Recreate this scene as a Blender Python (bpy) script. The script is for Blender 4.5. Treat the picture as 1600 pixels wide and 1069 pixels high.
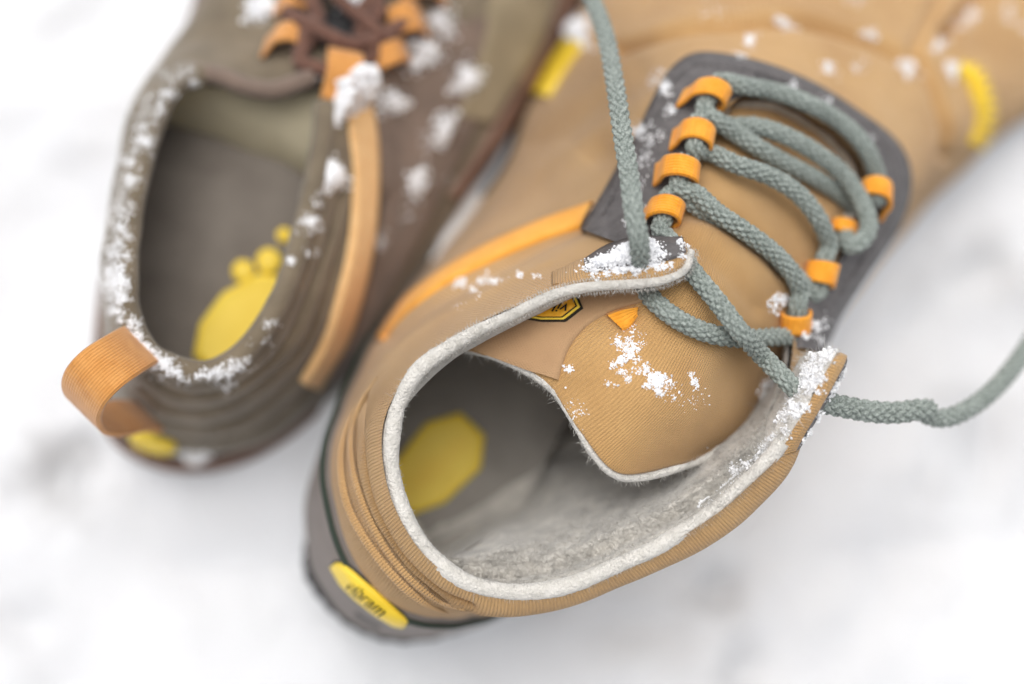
import bpy, bmesh, math, random
import numpy as np
from mathutils import Vector, Matrix, Quaternion
from mathutils.bvhtree import BVHTree

random.seed(4); rng = np.random.default_rng(4)
for o in list(bpy.data.objects): bpy.data.objects.remove(o)
SC = bpy.context.scene
COL = SC.collection

# ------------------------------------------------------------------ camera
W, Hh, F = 1600.0, 1069.0, 2222.0          # photograph size, focal length in its pixels (50 mm on 36 mm)
CX, CY = 800.0, 534.5
HC = 0.45                                  # camera height above the snow
NAD = (540.0, 790.0)                       # image of the point straight below the camera
down_c = Vector((NAD[0]-CX, -(NAD[1]-CY), -F)).normalized()
QC = down_c.rotation_difference(Vector((0, 0, -1)))
RC = QC.to_matrix()
RCn = np.array(RC)
cam = bpy.data.cameras.new('camera'); camo = bpy.data.objects.new('camera', cam); COL.objects.link(camo)
camo.location = (0, 0, HC); camo.rotation_mode = 'QUATERNION'; camo.rotation_quaternion = QC
cam.sensor_width = 36; cam.lens = 36*F/W; cam.clip_start = 0.01; cam.clip_end = 200
cam.dof.use_dof = True; cam.dof.focus_distance = 0.3395; cam.dof.aperture_fstop = 2.6
SC.camera = camo

# ------------------------------------------------------------------ sky, sun, exposure
SUN_EL, SUN_AZ = math.radians(70), math.radians(118)    # azimuth measured from +x, counter-clockwise
wd = bpy.data.worlds.new('World'); SC.world = wd; wd.use_nodes = True
nt = wd.node_tree; bg = nt.nodes['Background']
sky = nt.nodes.new('ShaderNodeTexSky'); sky.sky_type = 'NISHITA'; sky.sun_disc = False
sky.sun_elevation = SUN_EL; sky.sun_rotation = math.radians(90) - SUN_AZ
sky.air_density = 1.0; sky.dust_density = 6.0; sky.ozone_density = 1.0
hs = nt.nodes.new('ShaderNodeHueSaturation'); hs.inputs['Saturation'].default_value = 0.16
nt.links.new(sky.outputs[0], hs.inputs['Color']); nt.links.new(hs.outputs[0], bg.inputs['Color'])
bg.inputs['Strength'].default_value = 0.13
sl = bpy.data.lights.new('sun', 'SUN'); so = bpy.data.objects.new('sun', sl); COL.objects.link(so)
sl.energy = 0.7; sl.angle = math.radians(60); sl.color = (1.0, 0.97, 0.93)
sd = Vector((math.cos(SUN_EL)*math.cos(SUN_AZ), math.cos(SUN_EL)*math.sin(SUN_AZ), math.sin(SUN_EL)))
so.rotation_euler = sd.to_track_quat('Z', 'Y').to_euler(); so.location = sd*3
vs = SC.view_settings; vs.view_transform = 'Standard'; vs.look = 'None'; vs.gamma = 1; vs.exposure = 0.2
vs.use_curve_mapping = False
SC.cycles.use_denoising = True
SC.cycles.max_bounces = 8; SC.cycles.diffuse_bounces = 7

# ------------------------------------------------------------------ pixel <-> place helpers
def ray(px, py):
    d = RC @ Vector(((px-CX)/F, -(py-CY)/F, -1.0))
    return d
def P(px, py, z):
    d = ray(px, py); t = (HC-z)/(-d.z)
    return np.array((d.x*t, d.y*t, z))
def proj(pts):
    q = (np.asarray(pts) - np.array((0, 0, HC))) @ RCn          # world -> camera (R^T)
    return np.stack([CX + F*q[..., 0]/(-q[..., 2]), CY - F*q[..., 1]/(-q[..., 2])], -1)
class Surf:
    """surface that pixels are laid on: the distance comes from what is touched"""
    def __init__(s, *gr):
        V, Fc = [], []
        for v, f in gr:
            b = len(V); V += [Vector(x) for x in v]; Fc += [tuple(i+b for i in q) for q in f]
        s.t = BVHTree.FromPolygons(V, Fc)
    def hit(s, px, py, zg=0.08):
        o = Vector((0, 0, HC)); d = ray(px, py).normalized()
        l, n, i, _ = s.t.ray_cast(o, d)
        if l is None:
            l, n, i, _ = s.t.find_nearest(Vector(P(px, py, zg)))
        if n.dot(d) > 0: n = -n
        return np.array(l), np.array(n)
    def at(s, px, py, off=0.0, zg=0.08):
        l, n = s.hit(px, py, zg); return l + n*off

# ------------------------------------------------------------------ splines and noise
def cr(pts, n, closed=False):
    """Catmull-Rom along axis 0, n samples per span"""
    p = np.asarray(pts, float); N = len(p)
    if closed: a = [p[(np.arange(N)+k) % N] for k in (-1, 0, 1, 2)]
    else:
        e = np.concatenate([[2*p[0]-p[1]], p, [2*p[-1]-p[-2]]])
        a = [e[k:k+N-1] for k in range(4)]
    t = (np.arange(n)/n).reshape((1, n)+(1,)*(p.ndim-1))
    A = [x[:, None] for x in a]
    r = 0.5*((2*A[1]) + (-A[0]+A[2])*t + (2*A[0]-5*A[1]+4*A[2]-A[3])*t**2 + (-A[0]+3*A[1]-3*A[2]+A[3])*t**3)
    r = r.reshape((-1,)+p.shape[1:])
    if not closed: r = np.concatenate([r, p[-1:]])
    return r
def resample(pts, n, closed=False):
    p = np.asarray(pts, float)
    if closed: p = np.concatenate([p, p[:1]])
    L = np.concatenate([[0], np.cumsum(np.linalg.norm(np.diff(p, axis=0), axis=1))])
    s = np.linspace(0, L[-1], n+1 if closed else n)
    if closed: s = s[:-1]
    return np.stack([np.interp(s, L, p[:, k]) for k in range(p.shape[1])], -1)
def _h(i, j, k, s):
    x = (i*374761393 + j*668265263 + k*2147483647 + s*1274126177) & 0xffffffff
    x = ((x ^ (x >> 13))*1274126177) & 0xffffffff
    return ((x ^ (x >> 16)) & 0xffff)/65535.0*2-1
def vnoise(p, sc, seed=0):
    q = np.asarray(p)*sc; i = np.floor(q).astype(np.int64); f = q-i; f = f*f*(3-2*f); r = 0
    for a in (0, 1):
        for b in (0, 1):
            for c in (0, 1):
                w = (f[..., 0] if a else 1-f[..., 0])*(f[..., 1] if b else 1-f[..., 1])*(f[..., 2] if c else 1-f[..., 2])
                r = r + w*_h(i[..., 0]+a, i[..., 1]+b, i[..., 2]+c, seed)
    return r
def fbm(p, sc, n=4, seed=0, g=0.5):
    r = 0; a = 1
    for k in range(n): r = r + a*vnoise(p, sc*2**k, seed+k*7); a *= g
    return r
def nrm(v): return v/(np.linalg.norm(v, axis=-1, keepdims=True)+1e-12)
def grid_normals(g, closed=False):
    if closed: du = np.roll(g, -1, 1)-np.roll(g, 1, 1)
    else: du = np.gradient(g, axis=1)
    return nrm(np.cross(du, np.gradient(g, axis=0)))
def dist_poly(px, poly):
    d = np.full(px.shape[:-1], 1e9)
    for a, b in zip(poly[:-1], poly[1:]):
        a = np.array(a, float); b = np.array(b, float); ab = b-a
        t = np.clip(((px-a)@ab)/(ab@ab), 0, 1)
        d = np.minimum(d, np.linalg.norm(px-(a+t[..., None]*ab), axis=-1))
    return d
def crease(g, n, polys, width, depth, mask=None, cusp=False, fade=0):
    px = proj(g); s = 0
    for pl in polys:
        d = dist_poly(px, cr(np.array(pl, float), 6)); s = np.maximum(s, np.exp(-d/width) if cusp else np.exp(-(d/width)**2))
        if fade: s = s*np.clip(np.linalg.norm(px-np.array(pl[0], float), axis=-1)/fade, 0, 1)
    if mask is not None: s = s*mask
    return g - n*(depth*s)[..., None]

# ------------------------------------------------------------------ objects
def setp(o, label=None, cat=None, group=None, kind=None):
    for k, v in (('label', label), ('category', cat), ('group', group), ('kind', kind)):
        if v: o[k] = v
    return o
ORG = {}
def empty(name, loc, label, cat, group=None):
    e = bpy.data.objects.new(name, None); COL.objects.link(e); e.location = loc; e.empty_display_size = .02
    ORG[e] = np.array(loc, float); return setp(e, label, cat, group)
def make(name, v, f, mat, parent=None, uv=None, smooth=True, loc=None):
    v = np.asarray(v, float)
    off = np.zeros(3)
    p = parent
    while p is not None:
        off = off + ORG.get(p, 0); p = p.parent
    if loc is not None: off = off + np.array(loc)
    me = bpy.data.meshes.new(name); me.from_pydata((v-off).tolist(), [], [tuple(int(i) for i in q) for q in f]); me.update()
    if smooth: me.polygons.foreach_set('use_smooth', [True]*len(me.polygons))
    if uv is not None:
        l = me.uv_layers.new(name='UVMap'); vi = np.zeros(len(me.loops), int); me.loops.foreach_get('vertex_index', vi)
        l.data.foreach_set('uv', np.asarray(uv, np.float32)[vi].ravel())
    me.materials.append(mat)
    o = bpy.data.objects.new(name, me); COL.objects.link(o)
    if loc is not None: o.location = loc; ORG[o] = np.array(loc, float)
    if parent: o.parent = parent
    return o
def gridmesh(g, closed=False):
    R, C = g.shape[:2]; i = np.arange(R*C).reshape(R, C)
    if closed: j = np.roll(i, -1, 1); a, b, c, d = i[:-1], j[:-1], j[1:], i[1:]
    else: a, b, c, d = i[:-1, :-1], i[:-1, 1:], i[1:, 1:], i[1:, :-1]
    return g.reshape(-1, 3), np.stack([a, b, c, d], -1).reshape(-1, 4)
def griduv(g, rowu=None, closed=False):
    R, C = g.shape[:2]
    r = g[R//2 if rowu is None else rowu]
    u = np.concatenate([[0], np.cumsum(np.linalg.norm(np.diff(r, axis=0), axis=1))])
    v = np.concatenate([[0], np.cumsum(np.linalg.norm(np.diff(g, axis=0), axis=2).mean(1))])
    return np.stack([np.broadcast_to(u, (R, C)), np.broadcast_to(v[:, None], (R, C))], -1).reshape(-1, 2)
def seamed(g, k):
    h = np.roll(g, -k, 1); return np.concatenate([h, h[:, :1]], 1)
def gridobj(name, g, mat, parent, closed=False, rowu=None, thick=0.0, n=None, kind=None):
    v, f = gridmesh(g, closed); uv = griduv(g, rowu)
    o = make(name, v, f, mat, parent, uv)
    if thick:
        m = o.modifiers.new('thickness', 'SOLIDIFY'); m.thickness = thick; m.offset = -1 if thick > 0 else 1
        m.thickness = abs(thick)
    if kind: o['kind'] = kind
    return o
def frames(path):
    T = nrm(np.gradient(path, axis=0)); N = np.zeros_like(T)
    a = np.array((0, 0, 1.0)); a = a - T[0]*(a@T[0])
    if np.linalg.norm(a) < 1e-3: a = np.array((1.0, 0, 0)) - T[0]*T[0][0]
    N[0] = a/np.linalg.norm(a)
    for i in range(1, len(T)):
        x = N[i-1]-T[i]*(N[i-1]@T[i]); N[i] = x/np.linalg.norm(x)
    return T, N, np.cross(T, N)
def tube(path, rad, sides=16, rfun=None, cap=True):
    """rfun(s metres, theta) -> multiplier"""
    path = np.asarray(path, float); T, N, B = frames(path); n = len(path)
    s = np.concatenate([[0], np.cumsum(np.linalg.norm(np.diff(path, axis=0), axis=1))])
    th = np.arange(sides)/sides*2*math.pi
    S, TH = np.meshgrid(s, th, indexing='ij')
    r = np.broadcast_to(np.asarray(rad, float).reshape(-1, 1), S.shape)
    if rfun is not None: r = r*rfun(S, TH)
    g = path[:, None] + N[:, None]*(np.cos(TH)*r)[..., None] + B[:, None]*(np.sin(TH)*r)[..., None]
    v, f = gridmesh(g, True); uv = np.stack([S, TH], -1).reshape(-1, 2)
    f = f.tolist()
    if cap:
        f.append(list(range(sides))[::-1]); f.append([(n-1)*sides+k for k in range(sides)])
    return v, f, uv, g
def evenly(pts, step, closed=False):
    p = cr(np.array(pts, float), 12, closed)
    L = np.linalg.norm(np.diff(p, axis=0), axis=1).sum()
    return resample(p, max(4, int(L/step)))
def smoothp(p, n, keep=True):
    for _ in range(n):
        q = p.copy(); q[1:-1] = (p[:-2]+2*p[1:-1]+p[2:])/4; p = q
    return p

# ------------------------------------------------------------------ materials
def srgb(r, g, b):
    return tuple((c/255/12.92 if c/255 <= .04045 else ((c/255+.055)/1.055)**2.4) for c in (r, g, b))+(1,)
def mat(name, c1, c2=None, rough=.8, nscale=200, bump=.0, bscale=800, pattern=None, pitch=(.0009, .0009), pdist=.0003,
        sheen=0, sss=0, sssr=.003, spec=.3, metallic=0, detail=4, cmix=.5, trans=0):
    m = bpy.data.materials.new(name); m.use_nodes = True; t = m.node_tree; N = t.nodes; L = t.links
    b = N['Principled BSDF']; b.inputs['Roughness'].default_value = rough
    b.inputs['Specular IOR Level'].default_value = spec; b.inputs['Sheen Weight'].default_value = sheen
    b.inputs['Sheen Roughness'].default_value = .5
    if sss:
        b.inputs['Subsurface Weight'].default_value = sss; b.inputs['Subsurface Radius'].default_value = (1, 1, 1)
        b.inputs['Subsurface Scale'].default_value = sssr
    tc = N.new('ShaderNodeTexCoord')
    col = None
    if c2 is not None:
        n = N.new('ShaderNodeTexNoise'); n.inputs['Scale'].default_value = nscale; n.inputs['Detail'].default_value = detail
        L.new(tc.outputs['Object'], n.inputs['Vector'])
        rp = N.new('ShaderNodeValToRGB'); rp.color_ramp.elements[0].position = .32; rp.color_ramp.elements[1].position = .68
        rp.color_ramp.elements[0].color = c1; rp.color_ramp.elements[1].color = c2
        L.new(n.outputs['Fac'], rp.inputs[0]); L.new(rp.outputs[0], b.inputs['Base Color'])
    else: b.inputs['Base Color'].default_value = c1
    last = None
    def math_(op, a, bb=None):
        x = N.new('ShaderNodeMath'); x.operation = op
        for k, s in enumerate((a, bb)):
            if s is None: continue
            if isinstance(s, (int, float)): x.inputs[k].default_value = s
            else: L.new(s, x.inputs[k])
        return x.outputs[0]
    if pattern:
        sp = N.new('ShaderNodeSeparateXYZ'); L.new(tc.outputs['UV'], sp.inputs[0])
        u = math_('MULTIPLY', sp.outputs[0], math.pi/pitch[0]); v = math_('MULTIPLY', sp.outputs[1], math.pi/pitch[1])
        if pattern == 'knit':
            a = math_('ABSOLUTE', math_('SINE', u)); w = math_('ABSOLUTE', math_('SINE', math_('ADD', v, math_('MULTIPLY', a, 1.2))))
            h = math_('ADD', math_('MULTIPLY', a, .65), math_('MULTIPLY', w, .35))
        elif pattern == 'weave':
            h = math_('MULTIPLY', math_('SINE', u), math_('SINE', v))
        elif pattern == 'rib':
            h = math_('ABSOLUTE', math_('SINE', v)); fine = math_('MULTIPLY', math_('SINE', u), .25); h = math_('ADD', h, fine)
        bn = N.new('ShaderNodeBump'); bn.inputs['Distance'].default_value = pdist; bn.inputs['Strength'].default_value = 1
        L.new(h, bn.inputs['Height']); last = bn
    if bump:
        n2 = N.new('ShaderNodeTexNoise'); n2.inputs['Scale'].default_value = bscale; n2.inputs['Detail'].default_value = 5
        L.new(tc.outputs['Object'], n2.inputs['Vector'])
        b2 = N.new('ShaderNodeBump'); b2.inputs['Distance'].default_value = bump; b2.inputs['Strength'].default_value = 1
        L.new(n2.outputs['Fac'], b2.inputs['Height'])
        if last: L.new(last.outputs[0], b2.inputs['Normal'])
        last = b2
    if last: L.new(last.outputs[0], b.inputs['Normal'])
    return m
M = {}
M['tan'] = mat('tan_knit', srgb(188, 147, 97), srgb(204, 164, 111), .85, 45, .00012, 1500, 'knit', (.00078, .00074), .00042, sheen=.25)
M['tan_smooth'] = mat('tan_smooth_cloth', srgb(176, 140, 104), srgb(186, 150, 112), .85, 80, .00008, 2500, 'weave', (.0004, .0004), .00004, sheen=.2)
M['tongue'] = mat('tongue_knit', srgb(190, 147, 93), srgb(205, 163, 107), .85, 45, .00012, 1500, 'knit', (.00062, .00062), .00032, sheen=.25)
M['fleece'] = mat('white_fleece', srgb(214, 210, 202), srgb(234, 230, 223), .95, 400, .0009, 1300, sheen=.5)
M['lining'] = mat('grey_fleece_lining', srgb(176, 172, 165), srgb(206, 201, 192), .95, 250, .0012, 700, sheen=.4)
M['insole'] = mat('grey_felt_insole', srgb(138, 133, 127), srgb(156, 151, 144), .95, 60, .0004, 900, sheen=.2)
M['badge'] = mat('yellow_rubber', srgb(240, 204, 52), srgb(248, 216, 70), .45, 60, spec=.4)
M['rubber'] = mat('grey_rubber', srgb(120, 111, 106), srgb(134, 124, 118), .6, 120, .0001, 1200, spec=.4)
M['outsole'] = mat('black_rubber', srgb(42, 42, 44), srgb(58, 57, 58), .7, 120, .0002, 800)
M['eyestay'] = mat('charcoal_synthetic_leather', srgb(88, 85, 85), srgb(108, 104, 104), .6, 350, .0009, 420, spec=.4)
M['piping'] = mat('dark_green_piping', srgb(52, 62, 54), None, .8)
M['orange'] = mat('orange_webbing', srgb(248, 156, 32), srgb(254, 174, 56), .7, 300, .00005, 2000, 'rib', (.0006, .0008), .00015, sheen=.2)
M['strap'] = mat('amber_strap', srgb(246, 170, 60), srgb(252, 184, 80), .7, 200, .00005, 2000, 'weave', (.0005, .0005), .0001, sheen=.2)
M['lace'] = mat('grey_green_cord', srgb(106, 115, 109), srgb(170, 178, 172), .6, 1400, .00008, 4000, sheen=.15)
M['thread'] = mat('black_thread', srgb(38, 34, 26), None, .8)
M['patch'] = mat('embroidered_gold', srgb(226, 158, 28), srgb(240, 178, 50), .6, 900, .0001, 3000)
M['gold'] = mat('gold_thread', srgb(238, 196, 50), srgb(248, 214, 80), .6, 900, .0001, 3000)
M['suede'] = mat('olive_suede', srgb(106, 95, 79), srgb(128, 115, 96), .95, 90, .0004, 900, sheen=.3)
M['suede_brown'] = mat('brown_suede', srgb(110, 95, 85), srgb(132, 114, 102), .95, 90, .0004, 900, sheen=.3)
M['suede_light'] = mat('light_olive_suede', srgb(134, 121, 97), srgb(152, 138, 112), .95, 90, .0004, 900, sheen=.3)
M['dark_lining'] = mat('dark_brown_lining', srgb(116, 108, 100), srgb(130, 122, 113), .95, 90, .0003, 900)
M['dark_tongue'] = mat('olive_tongue_lining', srgb(178, 168, 142), srgb(190, 180, 154), .95, 90, .0003, 900)
M['ochre'] = mat('ochre_webbing', srgb(210, 144, 74), srgb(222, 158, 88), .8, 300, .00005, 2000, 'rib', (.0006, .0007), .00014, sheen=.3)
M['ochre_strap'] = mat('ochre_strap', srgb(243, 194, 132), srgb(250, 206, 146), .8, 300, .00005, 2000, 'weave', (.0008, .0008), .0002, sheen=.3)
M['rust'] = mat('rust_rubber', srgb(112, 86, 74), srgb(130, 102, 88), .7, 90, .0002, 900)
M['cord_brown'] = mat('red_brown_cord', srgb(92, 64, 54), srgb(122, 88, 74), .85, 500, .0002, 2000, sheen=.2)
M['snow'] = mat('snow_crystals', srgb(246, 247, 250), srgb(252, 252, 253), .7, 500, .0002, 2500, spec=.25)

# ================================================================== SNOW GROUND
def ground():
    n = 460; t = np.linspace(-1, 1, n); k = 4.2
    ax = np.sinh(t*k)/math.sinh(k)*6.0
    X, Y = np.meshgrid(ax+.10, ax+.10); Z = np.zeros_like(X); p = np.stack([X, Y, Z], -1)
    h = fbm(p, 9, 4, 3, .5)*.0045 + fbm(p, 40, 4, 11, .6)*.0022
    pr = proj(np.stack([X, Y, np.zeros_like(X)], -1))
    for (x, y, rx, ry, dp) in ((92, 752, 26, 48, .010), (120, 700, 22, 22, .006), (55, 985, 40, 26, .005), (1545, 425, 46, 34, .006), (1500, 520, 120, 60, .004),
                               (1550, 690, 40, 80, .006), (1120, 925, 34, 26, .008), (1165, 1050, 30, 24, .006), (1010, 985, 60, 24, .004), (1380, 860, 120, 36, .004),
                               (60, 330, 60, 90, .004), (130, 60, 80, 40, .004), (330, 900, 90, 40, .004)):
        e = ((pr[..., 0]-x)/rx)**2+((pr[..., 1]-y)/ry)**2
        wob = 1+.5*vnoise(p, 60, 5)
        h = h - dp*np.exp(-e*wob)*(np.hypot(X, Y) < 1)
    # loose snow banked against the soles; heap in the gap between the shoes added to brighten it
    def bank(outl):
        d = np.full(X.shape, 9.0); P2 = np.stack([X, Y], -1); near = np.hypot(X-.1, Y-.1) < .45
        q = P2[near]; dd = np.full(len(q), 9.0)
        for a, b in zip(outl, np.roll(outl, -1, 0)):
            ab = b-a; t = np.clip(((q-a)@ab)/(ab@ab), 0, 1); dd = np.minimum(dd, np.linalg.norm(q-(a+t[:, None]*ab), axis=1))
        d[near] = dd; return d
    o1 = np.array([P(x, y, .01)[:2] for x, y in ((560,950),(505,890),(500,800),(530,700),(620,520),(690,410),(790,250),(870,100),(990,-90),(1290,-200),(1600,-50),(1640,140),(1440,320),(1300,500),(1000,780),(780,930),(650,965))])
    o2 = np.array([P(x, y, .01)[:2] for x, y in ((250,700),(190,650),(175,540),(215,320),(300,80),(360,-140),(500,-390),(760,-500),(920,-100),(790,200),(660,410),(520,600),(330,705))])
    d1, d2 = bank(o1), bank(o2)
    h = h+.005*np.exp(-d1/.014)+.005*np.exp(-d2/.014)+.013*np.exp(-((d1+d2)/.034)**2)
    Z = h-.001
    return np.stack([X, Y, Z], -1)
def snow_material():
    m = mat('trampled_snow', srgb(229, 230, 233), srgb(238, 239, 241), .75, 14, .0006, 900, spec=.2)
    t = m.node_tree; N = t.nodes; L = t.links; b = N['Principled BSDF']
    base = b.inputs['Base Color'].links[0].from_socket
    tc = N.new('ShaderNodeTexCoord'); prev = base
    # slush grey painted where the ground dents, standing in for their faint shade
    for k, (x, y, r, a) in enumerate(((92, 752, .016, .55), (120, 700, .010, .3), (1545, 425, .020, .3), (1550, 690, .022, .28), (1120, 925, .012, .32), (1165, 1050, .012, .3),
                                      (55, 985, .02, .18), (1480, 540, .03, .12), (1010, 985, .02, .14), (1400, 850, .03, .1), (740, 330, .02, .35))):  # last entry greys the snow in the gap between the shoes
        g = P(x, y, 0)
        mp = N.new('ShaderNodeVectorMath'); mp.operation = 'DISTANCE'; mp.inputs[1].default_value = tuple(g)
        nz = N.new('ShaderNodeTexNoise'); nz.inputs['Scale'].default_value = 45; nz.inputs['Detail'].default_value = 5
        L.new(tc.outputs['Object'], nz.inputs['Vector'])
        L.new(tc.outputs['Object'], mp.inputs[0])
        ad = N.new('ShaderNodeMath'); ad.operation = 'MULTIPLY_ADD'; ad.inputs[1].default_value = r*2.4; L.new(nz.outputs['Fac'], ad.inputs[0])
        sb = N.new('ShaderNodeMath'); sb.operation = 'SUBTRACT'; sb.inputs[0].default_value = 0; L.new(mp.outputs['Value'], sb.inputs[1])
        L.new(sb.outputs[0], ad.inputs[2])
        mr = N.new('ShaderNodeMapRange'); mr.inputs['From Min'].default_value = 0; mr.inputs['From Max'].default_value = r*1.2
        mr.inputs['To Max'].default_value = a; L.new(ad.outputs[0], mr.inputs[0])
        mx = N.new('ShaderNodeMixRGB'); mx.inputs[2].default_value = srgb(140, 138, 138)
        L.new(mr.outputs[0], mx.inputs[0]); L.new(prev, mx.inputs[1]); prev = mx.outputs[0]
    L.new(prev, b.inputs['Base Color'])
    return m
gg = ground(); v, f = gridmesh(gg)
snow_ground = make('snow_ground', v, f, snow_material())
setp(snow_ground, 'trampled white snow with faint slush-grey shade painted in its dents under the boots', 'snow', kind='structure')

# ================================================================== generic boot pieces
def decal(name, poly, surf, mat_, parent, height=.0008, rings=7, n=72, edge=.0004, prof=None, zg=.05, smooth_poly=False):
    """raised plate laid on a surface: outline in pixels, thickness real"""
    pl = np.array(poly, float)
    if smooth_poly: pl = cr(pl, 8, True)
    pl = resample(pl, n, True); c = pl.mean(0)
    V = []; 
    ts = list(np.linspace(0, 1, rings)[1:])+[1.02]
    l0, n0 = surf.hit(*c, zg)
    V.append(l0+n0*(height if prof is None else height*prof(0)))
    for t in ts:
        for q in pl:
            x = c+(q-c)*t; l, nn = surf.hit(x[0], x[1], zg)
            hh = height*(prof(t) if prof else 1) if t <= .999 else (height*.75*(prof(1) if prof else 1) if t < 1.01 else -edge)
            V.append(l+nn*hh)
    Fc = []
    for k in range(n): Fc.append((0, 1+k, 1+(k+1) % n))
    for r in range(len(ts)-1):
        a = 1+r*n; b = a+n
        for k in range(n): Fc.append((a+k, b+k, b+(k+1) % n, a+(k+1) % n))
    V = np.array(V); uv = V[:, :2].copy()
    return make(name, V, Fc, mat_, parent, uv)
def strip(name, ea, eb, surf, mat_, parent, t=.0012, n=60, m=8, zg=.08, thickness_fun=None, spl=True):
    """band laid on a surface between two pixel edges"""
    A = resample(cr(np.array(ea, float), 8) if spl else ea, n); B = resample(cr(np.array(eb, float), 8) if spl else eb, n)
    w = [0, 0]+list(np.linspace(0, 1, m)[1:-1])+[1, 1]
    g = np.zeros((len(w), n, 3))
    for j, ww in enumerate(w):
        for i in range(n):
            q = A[i]*(1-ww)+B[i]*ww; l, nn = surf.hit(q[0], q[1], zg)
            off = -.0006 if j in (0, len(w)-1) else t
            if thickness_fun and off > 0: off = thickness_fun(i/(n-1), ww)*t
            g[j, i] = l+nn*off
    return gridobj(name, g, mat_, parent), g
def ribbon_px(name, pts, wv, mat_, parent, thick=.0012, m=6, nseg=10):
    """free webbing: centre line points (world) and a half-width vector for each"""
    c = cr(np.array(pts), nseg); w = cr(np.array(wv), nseg)
    k = np.linspace(-1, 1, m)[:, None, None]
    g = c[None]+w[None]*k
    v, f = gridmesh(g); uv = griduv(g)
    o = make(name, v, f, mat_, parent, uv)
    md = o.modifiers.new('thickness', 'SOLIDIFY'); md.thickness = thick; md.offset = 0
    return o, c, w
def text_on(name, s, cpx, ang, size, surf, mat_, parent, off=.0006, shear=.3, zg=.05, flat=True, squash=1.0, bold=0.0):
    cu = bpy.data.curves.new('lettering', 'FONT'); cu.body = s; cu.align_x = 'CENTER'; cu.align_y = 'CENTER'; cu.size = 1; cu.shear = shear
    cu.offset = bold; cu.resolution_u = 4
    to = bpy.data.objects.new('lettering', cu); COL.objects.link(to)
    dg = bpy.context.evaluated_depsgraph_get(); me = bpy.data.meshes.new_from_object(to.evaluated_get(dg))
    vv = np.array([x.co[:] for x in me.vertices]); ff = [tuple(p.vertices) for p in me.polygons]
    bpy.data.objects.remove(to); bpy.data.curves.remove(cu); bpy.data.meshes.remove(me)
    ca, sa = math.cos(ang), math.sin(ang)
    out = []
    for x, y, _ in vv:
        X = x*size; Y = y*size*squash
        qx = cpx[0]+ca*X+sa*Y; qy = cpx[1]+sa*X-ca*Y      # ang: reading direction, image y down
        out.append(surf.at(qx, qy, off, zg))
    return make(name, out, ff, mat_, parent, np.array(out)[:, :2], smooth=False)
def inset(ring, c, d):
    r = np.asarray(ring); v = np.asarray(c)-r; v[:, 2] = 0
    return r+nrm(v)*d
def fan(ring, centre):
    V = [centre]+list(ring); n = len(ring)
    return np.array(V), [(0, 1+k, 1+(k+1) % n) for k in range(n)]

def fuzz(name, path, rad, n, length, mat_, parent, wid=.00006, spread=1.0, up=0.25):
    T, N, B = frames(path); V = []; Fc = []
    for _ in range(n):
        i = rng.integers(0, len(path)); th = rng.uniform(0, 2*math.pi)
        d = N[i]*math.cos(th)+B[i]*math.sin(th); p = path[i]+d*rad*.95
        L = length*rng.uniform(.4, 1.0)*(2.2 if rng.random() < .04 else 1)
        dr = nrm(d+rng.normal(0, .55*spread, 3)+np.array((0, 0, up))); cv = rng.normal(0, .7, 3)
        side = nrm(np.cross(dr, rng.normal(0, 1, 3)))*wid; s2 = nrm(np.cross(dr, side))*wid
        b = len(V); K = 4
        for k in range(K):
            t = k/(K-1); q = p+dr*L*t+cv*L*.5*t*t; w = 1-.75*t
            V += [q+side*w, q-side*.5*w+s2*.87*w, q-side*.5*w-s2*.87*w]
        for k in range(K-1):
            for j in range(3):
                Fc.append((b+k*3+j, b+k*3+(j+1) % 3, b+k*3+3+(j+1) % 3, b+k*3+3+j))
    o = make(name, np.array(V), Fc, mat_, parent); o['kind'] = 'stuff'; return o
def fleece_roll(name, pts, rad, parent, closed=False, n=2600, length=.0016, mat_=None):
    p = evenly(pts, .0007)
    sd_ = rng.integers(0, 999)
    rr_ = rad(len(p)) if callable(rad) else rad; rad = float(np.mean(rr_))
    rf = lambda S, TH: 1+.085*fbm(np.stack([S*1500+.37*TH, np.cos(TH)*3.1, np.sin(TH)*3.1], -1), 1.0, 3, int(sd_))+.13*vnoise(np.stack([S, S*0, S*0], -1), 110, 2)
    v, f, uv, g = tube(p, rr_, 18, rf)
    o = make(name, v, f, mat_ or M['fleece'], parent, uv)
    fuzz('fleece_fibres', p, rad, n, length, mat_ or M['fleece'], o)
    return o, p

# ------------------------------------------------------------------ snow pieces
def ico(sub=1):
    bm = bmesh.new(); bmesh.ops.create_icosphere(bm, subdivisions=sub, radius=1)
    v = np.array([x.co[:] for x in bm.verts]); f = np.array([[y.index for y in q.verts] for q in bm.faces]); bm.free(); return v, f
ICO1, ICOF1 = ico(1); ICO2, ICOF2 = ico(2)
def crumbs(points, radii):
    V = []; Fc = []; b = 0
    for p, r in zip(points, radii):
        iv, jf = (ICO2, ICOF2) if r > .0011 else (ICO1, ICOF1)
        s = rng.uniform(.6, 1.25, 3); k = 1+rng.normal(0, .3, (len(iv), 1))
        q = iv*k*s*r
        a = rng.uniform(0, 6.28); ca, sa = math.cos(a), math.sin(a)
        q = q@np.array([[ca, sa, 0], [-sa, ca, 0], [0, 0, 1]])
        V.append(q+p); Fc.append(jf+b); b += len(iv)
    return np.concatenate(V), np.concatenate(Fc)
def snow_obj(name, pts, rad, label, kind=None, cat='snow', group=None):
    v, f = crumbs(pts, rad); base = v.mean(0); base[2] = v[:, 2].min()
    o = make(name, v, f, M['snow'], None, None, smooth=False, loc=base)
    return setp(o, label, cat, group, kind)
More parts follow.
